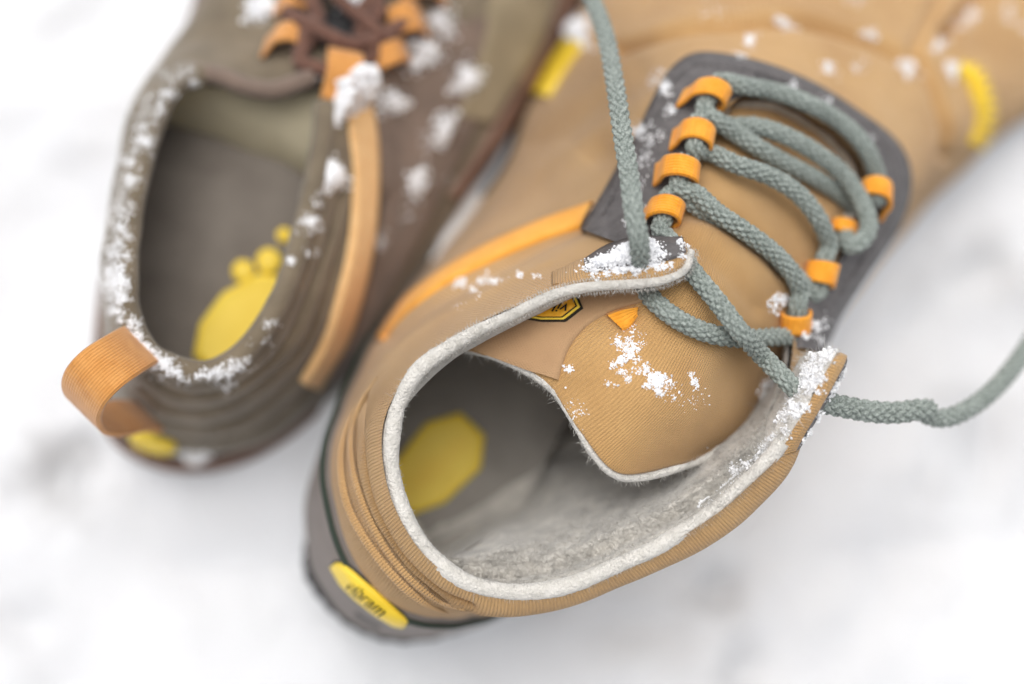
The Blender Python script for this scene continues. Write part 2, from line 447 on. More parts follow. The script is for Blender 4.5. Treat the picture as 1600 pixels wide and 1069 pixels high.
def scatter_px(surf, poly, n, rmin, rmax, width, h=.5, zg=.08, jit=1):
    """crystals in broken clusters along a pixel polyline"""
    p = resample(cr(np.array(poly, float), 8), 400); out = []; rr = []
    nc = max(3, n//11); cs = p[rng.integers(0, 400, nc)]+rng.normal(0, width, (nc, 2)); cw = rng.exponential(1, nc)+.1; cw /= cw.sum()
    for _ in range(int(n*2.3)):
        k = rng.choice(nc, p=cw); q = cs[k]+rng.normal(0, width*.32+1.2, 2); r = (rmin+(rmax-rmin)*rng.random()**2.5)*.54
        l, nn = surf.hit(q[0], q[1], zg); out.append(l+nn*r*h*rng.uniform(.2, 2.2)); rr.append(r)
    return out, rr
def blob_px(surf, cx, cy, rx, ry, n, rmin, rmax, height, ang=0, zg=.08):
    out = []; rr = []; ca, sa = math.cos(ang), math.sin(ang)
    for _ in range(int(n*2.6)):
        x, y = rng.normal(0, .46, 2); x += .25*math.sin(3*y+cx); t = min(1, math.hypot(x, y)); x *= rx; y *= ry
        l, nn = surf.hit(cx+ca*x-sa*y, cy+sa*x+ca*y, zg)
        r = (rmin+(rmax-rmin)*rng.random()**1.8)*.6
        out.append(l+nn*height*(1-t*t)*rng.random()+nn*r*.4); rr.append(r)
    return out, rr

# ================================================================== TAN BOOT
boot_base = P(900, 480, 0)
boot = empty('ankle_boot', boot_base, 'tan knit ankle boot with fleece collar and grey-green cord laces', 'boot')
# columns clockwise from the heel: rim D, cuff C, side B, rubber edge A, sole S, all (x, y, height)
TB = [
 ((668,872,.110),(648,896,.107),(630,916,.100),(608,940,.086),(560,965,.040)),
 ((622,805,.111),(598,826,.108),(575,848,.100),(551,873,.086),(502,905,.040)),
 ((598,725,.112),(573,738,.108),(548,762,.100),(523,795,.085),(485,842,.040)),
 ((603,650,.113),(578,660,.108),(546,690,.098),(515,727,.080),(488,768,.038)),
 ((634,590,.114),(606,600,.108),(566,627,.095),(530,658,.072),(510,697,.032)),
 ((705,527,.117),(662,536,.106),(600,560,.086),(560,588,.052),(546,620,.020)),
 ((795,484,.120),(742,477,.104),(655,462,.074),(612,490,.034),(603,512,.012)),
 ((885,450,.122),(828,420,.102),(748,377,.068),(693,394,.028),(686,406,.012)),
 ((990,415,.116),(920,362,.100),(832,297,.062),(762,306,.027),(754,314,.012)),
 ((1055,365,.106),(965,300,.092),(876,226,.060),(802,240,.026),(792,248,.012)),
 ((1085,280,.102),(1000,215,.088),(905,160,.058),(828,168,.025),(812,180,.010)),
 ((1120,195,.097),(1040,140,.086),(945,90,.056),(870,90,.025),(852,100,.010)),
 ((1160,152,.094),(1075,85,.082),(990,20,.054),(925,-10,.025),(905,5,.010)),
 ((1200,152,.092),(1135,60,.078),(1060,-50,.052),(1000,-110,.025),(975,-110,.010)),
 ((1230,162,.090),(1200,55,.074),(1160,-90,.050),(1120,-200,.025),(1115,-215,.010)),
 ((1264,180,.088),(1275,75,.071),(1285,-80,.048),(1300,-210,.025),(1300,-225,.010)),
 ((1300,205,.086),(1345,115,.068),(1400,-30,.046),(1455,-150,.025),(1465,-165,.010)),
 ((1335,243,.085),(1405,170,.066),(1505,50,.044),(1600,-60,.025),(1615,-70,.010)),
 ((1352,285,.084),(1425,232,.066),(1548,120,.042),(1670,40,.025),(1690,40,.010)),
 ((1352,325,.085),(1420,288,.067),(1535,190,.042),(1640,140,.024),(1650,145,.010)),
 ((1325,365,.087),(1392,345,.070),(1480,265,.042),(1545,225,.024),(1550,225,.010)),
 ((1285,425,.091),(1350,412,.075),(1412,345,.044),(1448,318,.024),(1450,320,.010)),
 ((1250,490,.095),(1305,482,.082),(1350,425,.047),(1375,400,.024),(1378,405,.010)),
 ((1240,560,.102),(1275,550,.090),(1290,525,.052),(1295,500,.026),(1298,510,.010)),
 ((1236,640,.116),(1256,640,.106),(1225,615,.060),(1195,600,.028),(1200,605,.010)),
 ((1222,700,.123),(1246,710,.115),(1180,672,.065),(1130,660,.030),(1135,665,.010)),
 ((1172,755,.122),(1198,773,.113),(1130,722,.065),(1055,728,.030),(1060,735,.010)),
 ((1085,825,.119),(1105,850,.110),(1045,800,.065),(970,798,.030),(975,805,.010)),
 ((960,893,.115),(975,918,.106),(930,870,.065),(885,866,.030),(890,875,.010)),
 ((840,930,.111),(840,962,.105),(812,948,.085),(785,945,.058),(768,960,.024)),
 ((745,922,.109),(733,956,.106),(714,960,.098),(686,966,.080),(648,988,.038)),
]
def lift(k, c):                            # the lacing stands on a high instep
    w = max(0.0, min(1.0, (k-7.5)/2, (24-k)/2))
    return [(x, y, z+w*d) for (x, y, z), d in zip(c, (.008, .007, .003, 0, 0))]
TB = [lift(k, c) for k, c in enumerate(TB)]
ctl = np.array([[P(*q) for q in reversed(c)] for c in TB]).transpose(1, 0, 2)      # rows S..D, columns round
NR, NCOL = 40, 16
tg = cr(cr(ctl, NR).transpose(1, 0, 2), NCOL, True).transpose(1, 0, 2)
tn = grid_normals(tg, True)
cen = tg.reshape(-1, 3).mean(0)-np.array((0, 0, .03))
if (tn*(tg-cen)).sum() < 0: tn = -tn
NTOT = tg.shape[1]
colid = np.arange(NTOT)/NCOL
heelmask = (((colid < 6.5) | (colid > 29))*1.0)[None, :]
frontmask = (((colid > 9) & (colid < 21))*1.0)[None, :]
tg0, tn0 = tg.copy(), tn.copy()
# rolled folds round the heel, welt below the cuff, flex creases over the toes
tg = crease(tg, tn, [[(580,590),(560,640),(556,690),(561,740),(579,801),(620,873),(681,928),(735,952)]], 5, .0048, heelmask, True, 110)
tg = crease(tg, tn, [[(560,610),(545,655),(541,706),(551,762),(581,834),(626,895),(690,950)]], 5, .0050, heelmask, True, 110)
tg = crease(tg, tn, [[(607,528),(660,478),(740,428),(830,386),(905,352)]], 13, .0022)
tg = crease(tg, tn, [[(600,560),(680,500),(760,455),(860,405)]], 5, -.0004)
tg = crease(tg, tn, [[(960,75),(1064,45),(1146,37),(1249,35),(1332,58),(1394,82),(1440,112)]], 8, .0050, frontmask)
tg = crease(tg, tn, [[(1432,85),(1458,130),(1474,170),(1482,206),(1480,245)]], 8, .0050, frontmask)
tg = crease(tg, tn, [[(1480,52),(1515,10),(1560,-50),(1600,-110)]], 8, .0120, frontmask)
tg = crease(tg, tn, [[(1425,78),(1462,10),(1500,-60)]], 7, .0028, frontmask)
tg = crease(tg, tn, [[(1330,-40),(1390,-150)], [(1160,-60),(1180,-200)]], 12, .007, frontmask)
tg = crease(tg, tn, [[(840,230),(930,170),(1000,120)], [(800,330),(880,270),(940,235)]], 22, .0010, frontmask+((colid > 6) & (colid < 12))[None, :])
tg = tg + tn*(fbm(tg, 55, 2, 8)*.0007)[..., None]
sv, sf = gridmesh(tg, True)
upper = gridobj('upper', seamed(tg, 24*NCOL), M['tan'], boot, rowu=-1)
shell = Surf((sv, sf))
tn = grid_normals(tg, True)
if (tn*(tg-cen)).sum() < 0: tn = -tn

# heel cup of grey rubber over columns round the heel, tapering into a rand
rowS = 0; rA = NR                          # row index of A
def subgrid(c0, c1, r0f, r1f, off, rows=14):
    idx = [int(i) % NTOT for i in np.arange(c0*NCOL, c1*NCOL+1)]
    g = np.zeros((rows, len(idx), 3))
    for k, i in enumerate(idx):
        t = k/(len(idx)-1); rr = np.linspace(r0f(t), r1f(t), rows)
        for j, r in enumerate(rr):
            a = int(min(max(r, 0), len(tg)-2)); fr = r-a
            o = off if 0 < j < rows-1 else (-.0005 if j == rows-1 else off)
            g[j, k] = (tg[a, i]*(1-fr)+tg[a+1, i]*fr)+(tn[a, i]*(1-fr)+tn[a+1, i]*fr)*o
    return g
tap = lambda t: NR*(1.0-.45*abs(2*t-1)**3)
hc = subgrid(-6, 8, lambda t: 0, tap, .0017)
gridobj('heel_cup', hc, M['rubber'], boot)
pv, pf, puv, _ = tube(smoothp(hc[-2], 4), .0009, 8); make('edge_piping', pv, pf, M['piping'], boot, puv)
heel_s = Surf(gridmesh(hc))
rand = subgrid(8, 12, lambda t: 0, lambda t: NR*(.9), .0012)
gridobj('side_rand', rand, M['outsole'], boot)

# stitched rolls wrapping the heel below the collar
for line in ([(590,590),(566,630),(553,675),(553,720),(563,765),(586,822),(626,884),(684,936),(728,953)], [(566,622),(546,662),(536,705),(537,745),(548,795),(580,852),(620,902),(668,944),(700,957)]):
    pts = np.array([shell.at(x, y, .0001, .1) for x, y in resample(cr(np.array(line, float), 8), 60)])
    pts = smoothp(pts, 6); pts = evenly(pts, .0008); u_ = np.linspace(0, 1, len(pts))
    v, f, uv, _ = tube(pts, .0003+.0013*np.clip(np.minimum(u_/.25, (1-u_)/.2), 0, 1)**.7, 14)
    make('collar_ridge', v, f, M['tan'], boot, np.stack([uv[:, 0], uv[:, 1]*.0013], -1))
# outsole
ring = tg[0]; sc = ring.mean(0)
oring = cr(ctl[0], 12, True)
og = []
nn_ = len(oring); kk = np.arange(nn_)
lug = .0002*np.sign(np.sin(kk*math.pi/2)); hk = np.minimum(kk, nn_-kk)/12.0; heelw = np.clip(1-(hk-1.2)/2, 0, 1)*.0060-.0015
cc = oring.mean(0)
tang = nrm(np.roll(oring, -1, 0)-np.roll(oring, 1, 0)); outw = np.stack([tang[:, 1], -tang[:, 0], 0*tang[:, 0]], -1)
if (outw*(oring-cc)).sum() < 0: outw = -outw
for z, d, L in ((0, -.007, 1), (.2, -.004, 1), (.5, -.0005, 1), (.74, -.0003, 1), (.80, -.0025, 0), (1.0, -.0040, 0), (1.02, -.009, 0)):
    r = oring+outw*(d+L*lug+heelw)[:, None]; r[:, 2] = oring[:, 2]*z; og.append(r)
ov, of = gridmesh(np.array(og), True)
of = of.tolist()
b0 = len(ov); ov = np.concatenate([ov, [[cc[0], cc[1], 0.0]]]); of += [[b0, (k+1) % nn_, k] for k in range(nn_)]
make('outsole', ov, of, M['outsole'], boot)

# insole, lining: the upper's own inside, 3 mm in
op_c = P(900, 680, .11)
def inner(G, Nn, rows, off, ncol, extra=None):
    out = []
    for k, r in enumerate(rows):
        q = G[r]-Nn[r]*(off*min(1, .3+.25*k))[:, None]
        if extra is not None: q = q+extra(k/(len(rows)-1), q)
        out.append(q)
    return np.array(out)
ck = colid
wr = np.clip(np.minimum((ck-23.0)/2.5, (31.4-ck)/1.6), 0, 1)          # far wall slopes in to a narrower footbed
def sl_(t, q):
    v = op_c-q; v[:, 2] = 0
    return nrm(v)*(.020*wr*t**.8)[:, None]
rows_ = list(range(len(tg)-1, int(NR*1.1), -5))
lg = inner(tg0, tn0, rows_, .0060+.010*np.clip(np.minimum(ck-11.5, 20.5-ck), 0, 1), NCOL, sl_)
lg[0] = tg0[-1]-tn0[-1]*.0012; lg[0, :, 2] -= .001
INZ = .045
ins = lg[-1].copy(); ins[:, 2] = np.minimum(INZ, ins[:, 2]-.006); cc2 = ins.mean(0)
b1 = inset(ins, cc2, .002); b1[:, 2] += .003
b2 = inset(ins, cc2, .010); b2[:, 2] += .0009
b3 = inset(ins, cc2, .018); b3[:, 2] -= .0012
lg = np.concatenate([lg, [b1, b2, b3]])
lg = cr(lg, 3); lg = lg+(fbm(lg, 260, 2, 5)*.0003)[..., None]
iv, jf = fan(inset(ins, cc2, -.001), np.array((cc2[0], cc2[1], INZ+.0005)))
insole = make('insole', iv, jf, M['insole'], boot, iv[:, :2])
ins_s = Surf((iv, jf))
lv, lf = gridmesh(lg, True)
gridobj('lining', seamed(lg, 14*NCOL), M['lining'], boot, rowu=0)
lin_s = Surf((lv, lf))
# fibres standing on the lining wall of the far side
wall = []
for _ in range(9000):
    a, b = rng.uniform(1, 36), rng.uniform(24*NCOL, 31*NCOL-3); j, i = int(a), int(b); a -= j; b -= i
    wall.append((lg[j, i]*(1-b)+lg[j, i+1]*b)*(1-a)+(lg[j+1, i]*(1-b)+lg[j+1, i+1]*b)*a)
fuzz('lining_fibres', np.array(wall), -.0002, 11000, .0016, M['lining'], boot, wid=.00005, spread=1.4)

# ---- tongue
TG = [
 [(1095,105,.082),(1170,100,.083),(1230,130,.081),(1290,175,.078),(1350,220,.073),(1410,280,.066)],
 [(1060,200,.088),(1130,195,.091),(1190,220,.090),(1250,255,.087),(1320,300,.081),(1390,340,.070)],
 [(1025,280,.094),(1100,270,.099),(1160,295,.099),(1220,330,.095),(1285,370,.088),(1345,410,.074)],
 [(985,350,.099),(1070,345,.106),(1125,375,.108),(1185,415,.104),(1240,455,.095),(1290,500,.080)],
 [(915,410,.102),(1030,430,.112),(1090,455,.115),(1145,490,.111),(1195,530,.100),(1228,570,.082)],
 [(830,440,.104),(955,490,.114),(1040,530,.119),(1110,560,.117),(1165,595,.104),(1195,635,.086)],
 [(750,480,.103),(890,540,.114),(985,610,.121),(1070,630,.120),(1135,648,.109),(1158,670,.097)],
 [(700,528,.101),(845,580,.112),(915,668,.118),(975,728,.118),(1060,716,.113),(1114,698,.103)],
 [(698,536,.100),(838,588,.110),(905,675,.116),(968,738,.116),(1060,725,.111),(1114,706,.101)],
]
tct = np.array([[P(x, y, z+(.008, .008, .008, .007, .004, .001, 0, 0, 0)[k]) for x, y, z in r] for k, r in enumerate(TG)])
tgg = cr(cr(tct, 14).transpose(1, 0, 2), 18).transpose(1, 0, 2)
tnn = grid_normals(tgg); 
if tnn[..., 2].sum() < 0: tnn = -tnn
tgg = crease(tgg, tnn, [[(1075,330),(1130,340),(1190,380),(1225,420)]], 14, .0022)
tgg = crease(tgg, tnn, [[(1110,400),(1150,440),(1180,480)]], 16, .0012)
tgg = tgg+tnn*(fbm(tgg, 60, 2, 21)*.0007)[..., None]
tv, tf = gridmesh(tgg)
tongue = gridobj('tongue', tgg, M['tongue'], boot)
md = tongue.modifiers.new('thickness', 'SOLIDIFY'); md.thickness = .0025; md.offset = -1 if grid_normals(tgg)[40, 40, 2] > 0 else 1
ton_s = Surf((tv, tf))
fleece_roll('tongue_edge', [P(*q) for q in ((690,538,.097),(715,541,.0995),(780,556,.106),(838,586,.110),(872,615,.113),(905,668,.1155),(930,710,.1155),(966,742,.115),(1010,742,.113),(1060,728,.110),(1100,715,.1035),(1118,704,.1015),(1134,690,.099),(1156,672,.0965),(1172,650,.094))],
            .0014, tongue, n=1500, length=.0014)
pan, pg = strip('facing_panel', [(1020,468),(960,486),(920,508),(893,538),(880,568),(873,594)], [(960,425),(880,445),(810,468),(760,492),(725,515),(712,535)], ton_s, M['tan_smooth'], tongue, .0009, 50, 14, .11)
pan_s = Surf(gridmesh(pg))
# octagonal embroidered label, tucked half under the collar
oc = [(812,497),(846,503),(884,503),(911,482),(899,455),(870,440),(825,445),(795,475)]
lab = decal('woven_label', oc, pan_s, M['thread'], tongue, .0007, zg=.108)
cL = np.array(oc, float).mean(0)
sh = lambda k: [tuple(cL+(np.array(q)-cL)*k) for q in oc]
decal('label_border', sh(.93), pan_s, M['gold'], lab, .0010, zg=.108)
decal('label_border', sh(.86), pan_s, M['thread'], lab, .00115, zg=.108)
decal('label_field', sh(.81), pan_s, M['patch'], lab, .0013, zg=.108)
text_on('label_lettering', 'vibram', (858,480), math.radians(194), 25, pan_s, M['thread'], lab, .0016, shear=.35, zg=.108, bold=.01)
strip('orange_tab', [(948,494),(970,486),(998,482)], [(972,517),(984,512),(997,494)], ton_s, M['orange'], tongue, .0014, 14, 6, .114)

# ---- collar roll
roll_px = [(1078,392,.1255),(1070,420,.1265),(1040,437,.1265),(1000,443,.126),(945,446,.1245),(893,453,.1225),(850,467,.121),(800,492,.1195),(745,517,.118),(706,540,.117),(665,568,.1155),(640,598,.114),(620,640,.112),
           (611,690,.1105),(612,735,.1095),(626,790,.109),(652,840,.1085),(690,884,.108),(735,912,.108),(790,924,.1085),(845,923,.1095),(900,911,.1115),(958,886,.1135),(1020,858,.1155),(1083,819,.1175),(1130,785,.119),(1168,750,.1205),(1205,713,.122),(1222,690,.1235)]
rl, rpath = fleece_roll('fleece_collar', [P(*q) for q in roll_px], lambda n: np.interp(np.linspace(0, 1, n), [0, .1, .2, .28, .4, .7, 1], [.0011, .0011, .0014, .0017, .0020, .0019, .0017]), boot, n=15000, length=.0008)

# ---- left flap of the cuff with its charcoal eyelet facing
LF = [[(862,425,.110),(930,395,.112),(980,376,.112),(1030,370,.113),(1062,372,.115),(1070,378,.116)],
      [(862,436,.113),(930,405,.1205),(985,388,.1225),(1035,382,.124),(1068,384,.125),(1077,388,.125)],
      [(862,446,.116),(932,425,.124),(990,412,.126),(1038,404,.127),(1066,400,.1275),(1076,396,.1265)],
      [(864,456,.1175),(940,441,.1245),(998,436,.1265),(1040,430,.127),(1066,416,.1275),(1077,402,.1260)],
      [(866,459,.1165),(942,446,.1225),(1000,441,.1245),(1042,434,.125),(1068,420,.1255),(1078,404,.1245)]]
lfg = cr(cr(np.array([[P(*q) for q in r] for r in LF]), 8).transpose(1, 0, 2), 12).transpose(1, 0, 2)
lflap = gridobj('cuff_flap', lfg, M['tan'], boot, rowu=-1)
md = lflap.modifiers.new('thickness', 'SOLIDIFY'); md.thickness = .0022; md.offset = 1 if grid_normals(lfg)[10, 10, 2] < 0 else -1
lfs = Surf(gridmesh(lfg))
_, fg = strip('eyelet_facing', [(915,410),(950,388),(1000,374),(1045,373),(1066,377)], [(918,424),(960,420),(1010,412),(1050,406),(1070,396)], lfs, M['eyestay'], lflap, .0010, 40, 8, .12)
flap_s = Surf(gridmesh(lfg), gridmesh(fg))

# ---- right flap: seen on its top edge, standing up
RF = [((1217,712),(1244,705),.1225),((1236,676),(1257,680),.1255),((1258,640),(1278,645),.1285),((1281,598),(1300,606),.1305),((1300,563),(1319,570),.1315),((1307,550),(1324,556),.1305)]
it = [P(a[0], a[1], z) for a, b, z in RF]; ot = [P(b[0], b[1], z-.0004) for a, b, z in RF]
inn = [p+np.array((-.0025, .0005, -.020)) for p in it]; inm = [p+np.array((-.0022, .0006, -.007)) for p in it]
oun = [p+np.array((.0005, -.001, -.030)) for p in ot]; oum = [p+np.array((.0022, -.0012, -.009)) for p in ot]
top = [(a+b)/2+np.array((0, 0, .0008)) for a, b in zip(it, ot)]
def loft(rows, n1=8, n2=10): return cr(cr(np.array(rows), n1).transpose(1, 0, 2), n2).transpose(1, 0, 2)
rflap = gridobj('cuff_flap', loft([it, top, ot]), M['tan'], boot)
rin = loft([it, inm, inn]); rin = rin+(fbm(rin, 400, 3, 3)*.0006)[..., None]
gridobj('flap_lining', rin, M['fleece'], rflap); rin_s = Surf(gridmesh(rin))
rout = loft([ot, oum, oun]); gridobj('eyelet_facing', rout, M['eyestay'], rflap); rout_s = Surf(gridmesh(rout))
fuzz('lining_fibres', rin[:40].reshape(-1, 3), .0004, 1400, .002, M['fleece'], rflap)
rtop_s = Surf(gridmesh(loft([it, top, ot])), gridmesh(rin), gridmesh(rout))

# ---- eyestay (charcoal frame of the lacing) and amber strap
eo = [(912,366),(928,340),(958,288),(998,218),(1030,150),(1058,108),(1098,90),(1180,103),(1260,132),(1335,178),(1396,226),(1416,280),(1398,350),(1350,422),(1312,480),(1288,528),(1275,556)]
ei = [(985,395),(1022,372),(1052,345),(1068,290),(1085,240),(1104,200),(1140,160),(1180,148),(1228,166),(1286,200),(1330,242),(1344,288),(1334,338),(1300,392),(1262,455),(1246,505),(1244,545)]
est, eg = strip('eyestay', eo, ei, shell, M['eyestay'], boot, .0018, 150, 9, .09)
eye_s = Surf(gridmesh(eg))
def stitches(name, line, surf, mat_, parent, step=.0021, ln=.0013, r=.00028, zg=.09):
    q = [surf.hit(x, y, zg) for x, y in resample(cr(np.array(line, float), 8), 400)]
    p = np.array([a for a, _ in q]); nn = np.array([b for _, b in q]); L = np.r_[0, np.cumsum(np.linalg.norm(np.diff(p, axis=0), axis=1))]
    V, Fc = [], []
    for s0 in np.arange(step, L[-1]-step, step):
        t = [np.interp(s0+d, L, np.arange(400)) for d in (-ln/2, 0, ln/2)]
        c = [p[int(x)]+nn[int(x)]*h for x, h in zip(t, (-.0001, .0003, -.0001))]
        v, f, _, _ = tube(cr(np.array(c), 3), r, 6); b = len(V); V += list(v); Fc += [[i+b for i in g] for g in f]
    o = make(name, np.array(V), Fc, mat_, parent); o['kind'] = 'stuff'; return o
stitches('stitching', [(938,342),(968,290),(1006,222),(1038,156),(1064,116),(1100,100),(1178,113),(1256,142),(1328,186),(1386,232),(1403,280),(1388,344),(1342,414),(1304,472)], eye_s, M['eyestay'], est)
strip('side_strap', [(592,532),(616,494),(643,461),(700,420),(760,386),(840,350),(928,318)], [(598,534),(624,502),(650,479),(700,444),(770,410),(850,376),(912,356)], shell, M['strap'], boot, .0012, 70, 7, .09)
strip('toe_overlay', [(1496,102),(1514,104),(1530,118),(1542,146),(1547,175),(1543,205),(1530,230)], [(1492,116),(1504,122),(1513,136),(1521,158),(1526,178),(1523,200),(1512,222)], shell, M['badge'], boot, .0016, 60, 6, .04,
      thickness_fun=lambda a, b: 1+.8*math.sin(a*60))
strip('side_overlay', [(893,58),(872,85),(852,118),(838,150)], [(912,72),(892,98),(874,126),(858,152)], shell, M['badge'], boot, .0016, 30, 6, .03)

# ---- badges
decal('badge_surround', [(517,884),(524,875),(542,877),(564,896),(590,918),(614,940),(632,958),(641,969),(634,979),(615,976),(589,960),(558,937),(533,912)], heel_s, M['outsole'], boot, .0004, zg=.05)
hb = decal('heel_badge', [(521,884),(528,878),(540,880),(562,899),(588,921),(612,943),(630,960),(638,969),(632,976),(616,973),(590,957),(560,934),(536,910)], heel_s, M['badge'], boot, .0016, zg=.03)
text_on('badge_lettering', 'vibram', (576,928), math.radians(40), 25, heel_s, M['thread'], hb, .0021, shear=.3, zg=.03, squash=.7)
ob = [(719,645),(757,680),(751,732),(695,785),(645,804),(600,782),(604,738),(666,660)]
ib = decal('insole_badge', ob, ins_s, M['badge'], insole, .0016, rings=12, prof=lambda t: 1 if .86 < t < .95 else .55, zg=.026)
text_on('badge_lettering', 'vibram', (682,725), math.radians(-42), 42, ins_s, M['badge'], ib, .0015, shear=.3, zg=.026)

# ---- webbing loops
lace_s = Surf((sv, sf), (tv, tf), gridmesh(eg))
def loop(px, py, dpx, half=.0028, sc_=1.03, surf=None, mat_=None, par=None):
    surf = surf or lace_s; bx, by = px, py
    for _ in range(3):
        c, n = surf.hit(bx, by, .09); q = P(bx+dpx[0], by+dpx[1], c[2]); d = q-c; d = nrm(d-n*(d@n)); w = nrm(np.cross(n, d)+d*math.sin(px*1.7)*.16)
        ctr = c+d*.0012*sc_+n*.0032*sc_; e = proj(ctr[None])[0]; bx += (px-e[0])*.8; by += (py-e[1])*.8
    sc_ *= rng.uniform(.93, 1.08); half *= rng.uniform(.92, 1.08)
    prof = [(-.0062, .0006), (-.0042, .0026), (-.0018, .0056), (.0018, .0066), (.0046, .0048), (.0050, .0018), (.0028, -.0004)]
    pts = [c+d*a*sc_+n*b*sc_ for a, b in prof]
    wv = [w*half*k for k in (1.1, 1.05, 1.0, .98, .95, .9, .85)]
    ribbon_px('lace_loop', pts, wv, mat_ or M['orange'], par or boot, .0009, 7, 8)
    return dict(c=ctr, w=w, n=n, d=d)
LL = [loop(1110,150,(20,8)), loop(1090,212,(20,8)), loop(1064,268,(20,6)), loop(1040,332,(20,6))]
LR = [loop(1366,306,(-20,-6)), loop(1317,358,(-20,-6), .0022, .8), loop(1283,428,(-20,-4)), loop(1245,502,(-20,0))]
def through(L, s0, s1):       # two points of a lace through a loop along its axis
    return [L['c']+L['w']*s0, L['c']+L['w']*s1]
def sgn(L, px):               # which sign of w leads to the pixel
    a = proj((L['c']+L['w']*.004)[None])[0]; b = proj((L['c']-L['w']*.004)[None])[0]
    return 1 if np.linalg.norm(a-np.array(px)) < np.linalg.norm(b-np.array(px)) else -1
LR_ = .0021
def braid(S, TH):
    n = 8; k = 1/.0031
    a = TH/(2*math.pi)*n+S*k; b = TH/(2*math.pi)*n-S*k
    par = (np.floor(a)+np.floor(b)) % 2
    f1 = np.abs(np.sin(math.pi*a)); f2 = np.abs(np.sin(math.pi*b))
    return 1+.62*(np.where(par < .5, f1**.42*(.5+.5*f2**.6), f2**.42*(.5+.5*f1**.6))-.68)
def lace(name, pts, rad=LR_):
    p = evenly(pts, .0009); p = smoothp(p, 3); L = np.linalg.norm(np.diff(p, axis=0), axis=1).sum(); p = cr(resample(p, max(6, int(L/.002))), 8)
    p = resample(p, int(L/.00026))
    v, f, uv, g = tube(p, rad, 56, braid)
    return make(name, v, f, M['lace'], boot, uv), p
def lp(px, py, h, zg=.09): 
    l, n = lace_s.hit(px, py, zg); d = np.array(ray(px, py).normalized()); return l-d*(h/max(.6, -(n@d)))
H1 = .0030
def lo_(L, px, d=.005): return L['c']+L['w']*(sgn(L, px)*d)
# bottom bar
lace('lace', [lo_(LR[0],(1350,345),.003), LR[0]['c'], lo_(LR[0],(1372,270),.005), lp(1352,230,H1+.001), lp(1315,192,H1+.0012), lp(1265,163,H1+.001), lp(1210,143,H1), lp(1165,135,H1), lo_(LL[0],(1150,135),.005), lo_(LL[0],(1150,135),0), lo_(LL[0],(1098,180),.005),
              lp(1122,190,H1), lp(1150,209,H1+.001), lp(1180,228,H1+.001), lp(1225,254,H1), lp(1270,276,H1), lp(1310,302,H1-.0006), lp(1340,330,H1-.001)])
# second strand
lace('lace', [LR[1]['c'], lp(1330,386,H1+.0002), lp(1355,366,H1+.002), lp(1356,340,H1+.004), lp(1340,303,H1+.005), lp(1311,266,H1+.0045), lp(1258,228,H1+.004), lp(1210,205,H1+.003), lp(1172,196,H1+.0010), lp(1140,197,H1-.0006), lo_(LL[1],(1120,200),.006), lo_(LL[1],(1120,200),0), lo_(LL[1],(1070,235),.005),
              lp(1105,236,H1+.001), lp(1150,257,H1+.002), lp(1200,274,H1+.003), lp(1246,302,H1+.0035), lp(1279,342,H1+.003), lp(1297,385,H1+.001), lo_(LR[2],(1300,390),.006), lo_(LR[2],(1300,390),0), lo_(LR[2],(1275,460),.006),
              lp(1246,434,H1-.0018), lp(1204,394,H1-.0018), lp(1158,359,H1-.0018), lp(1112,336,H1-.0015), lo_(LL[3],(1075,335),.006), lo_(LL[3],(1075,335),0), lo_(LL[3],(1015,355),.006),
              lp(1040,368,H1+.001), lp(1062,395,H1), lp(1085,428,H1+.0008), lp(1120,470,H1+.0025), lp(1158,520,H1+.006), P(1190,555,.117), P(1215,580,.120), P(1238,604,.1225), P(1258,622,.121)])
# third strand
Yp = [P(1003,470,.1185), P(1000,445,.1155), P(998,420,.121), P(1000,400,.129), P(998,372,.134), P(990,330,.1345), P(984,280,.130), P(972,205,.121), P(960,125,.110), P(946,55,.099), P(925,0,.089), P(890,-60,.075), P(840,-120,.05), P(790,-160,.02), P(740,-170,.006)]
lace('lace', [lo_(LL[2],(1095,250),.004), lo_(LL[2],(1040,290),.005), lp(1085,300,H1+.001), lp(1120,332,H1+.002), lp(1165,362,H1+.003), lp(1210,396,H1+.003), lp(1240,430,H1+.002), lp(1252,462,H1+.001), lo_(LR[3],(1258,470),.006), lo_(LR[3],(1258,470),0), lo_(LR[3],(1238,530),.004),
              lp(1215,526,H1), lp(1170,529,H1), lp(1120,524,H1), lp(1075,508,H1), lp(1035,482,H1-.0002)]+Yp[1:])
# end that leaves through the outer flap and runs off over the snow
lace('lace', [P(1262,626,.121), P(1290,630,.120), P(1320,636,.118), P(1360,643,.116), P(1400,645,.114), P(1436,640,.112), P(1452,640,.110)], .0024)
lace('lace', [P(1440,644,.109), P(1462,653,.107), P(1490,650,.104), P(1530,628,.099), P(1570,590,.093), P(1610,535,.085), P(1640,480,.07), P(1670,420,.04), P(1710,360,.008), P(1770,330,.003)], .0022)

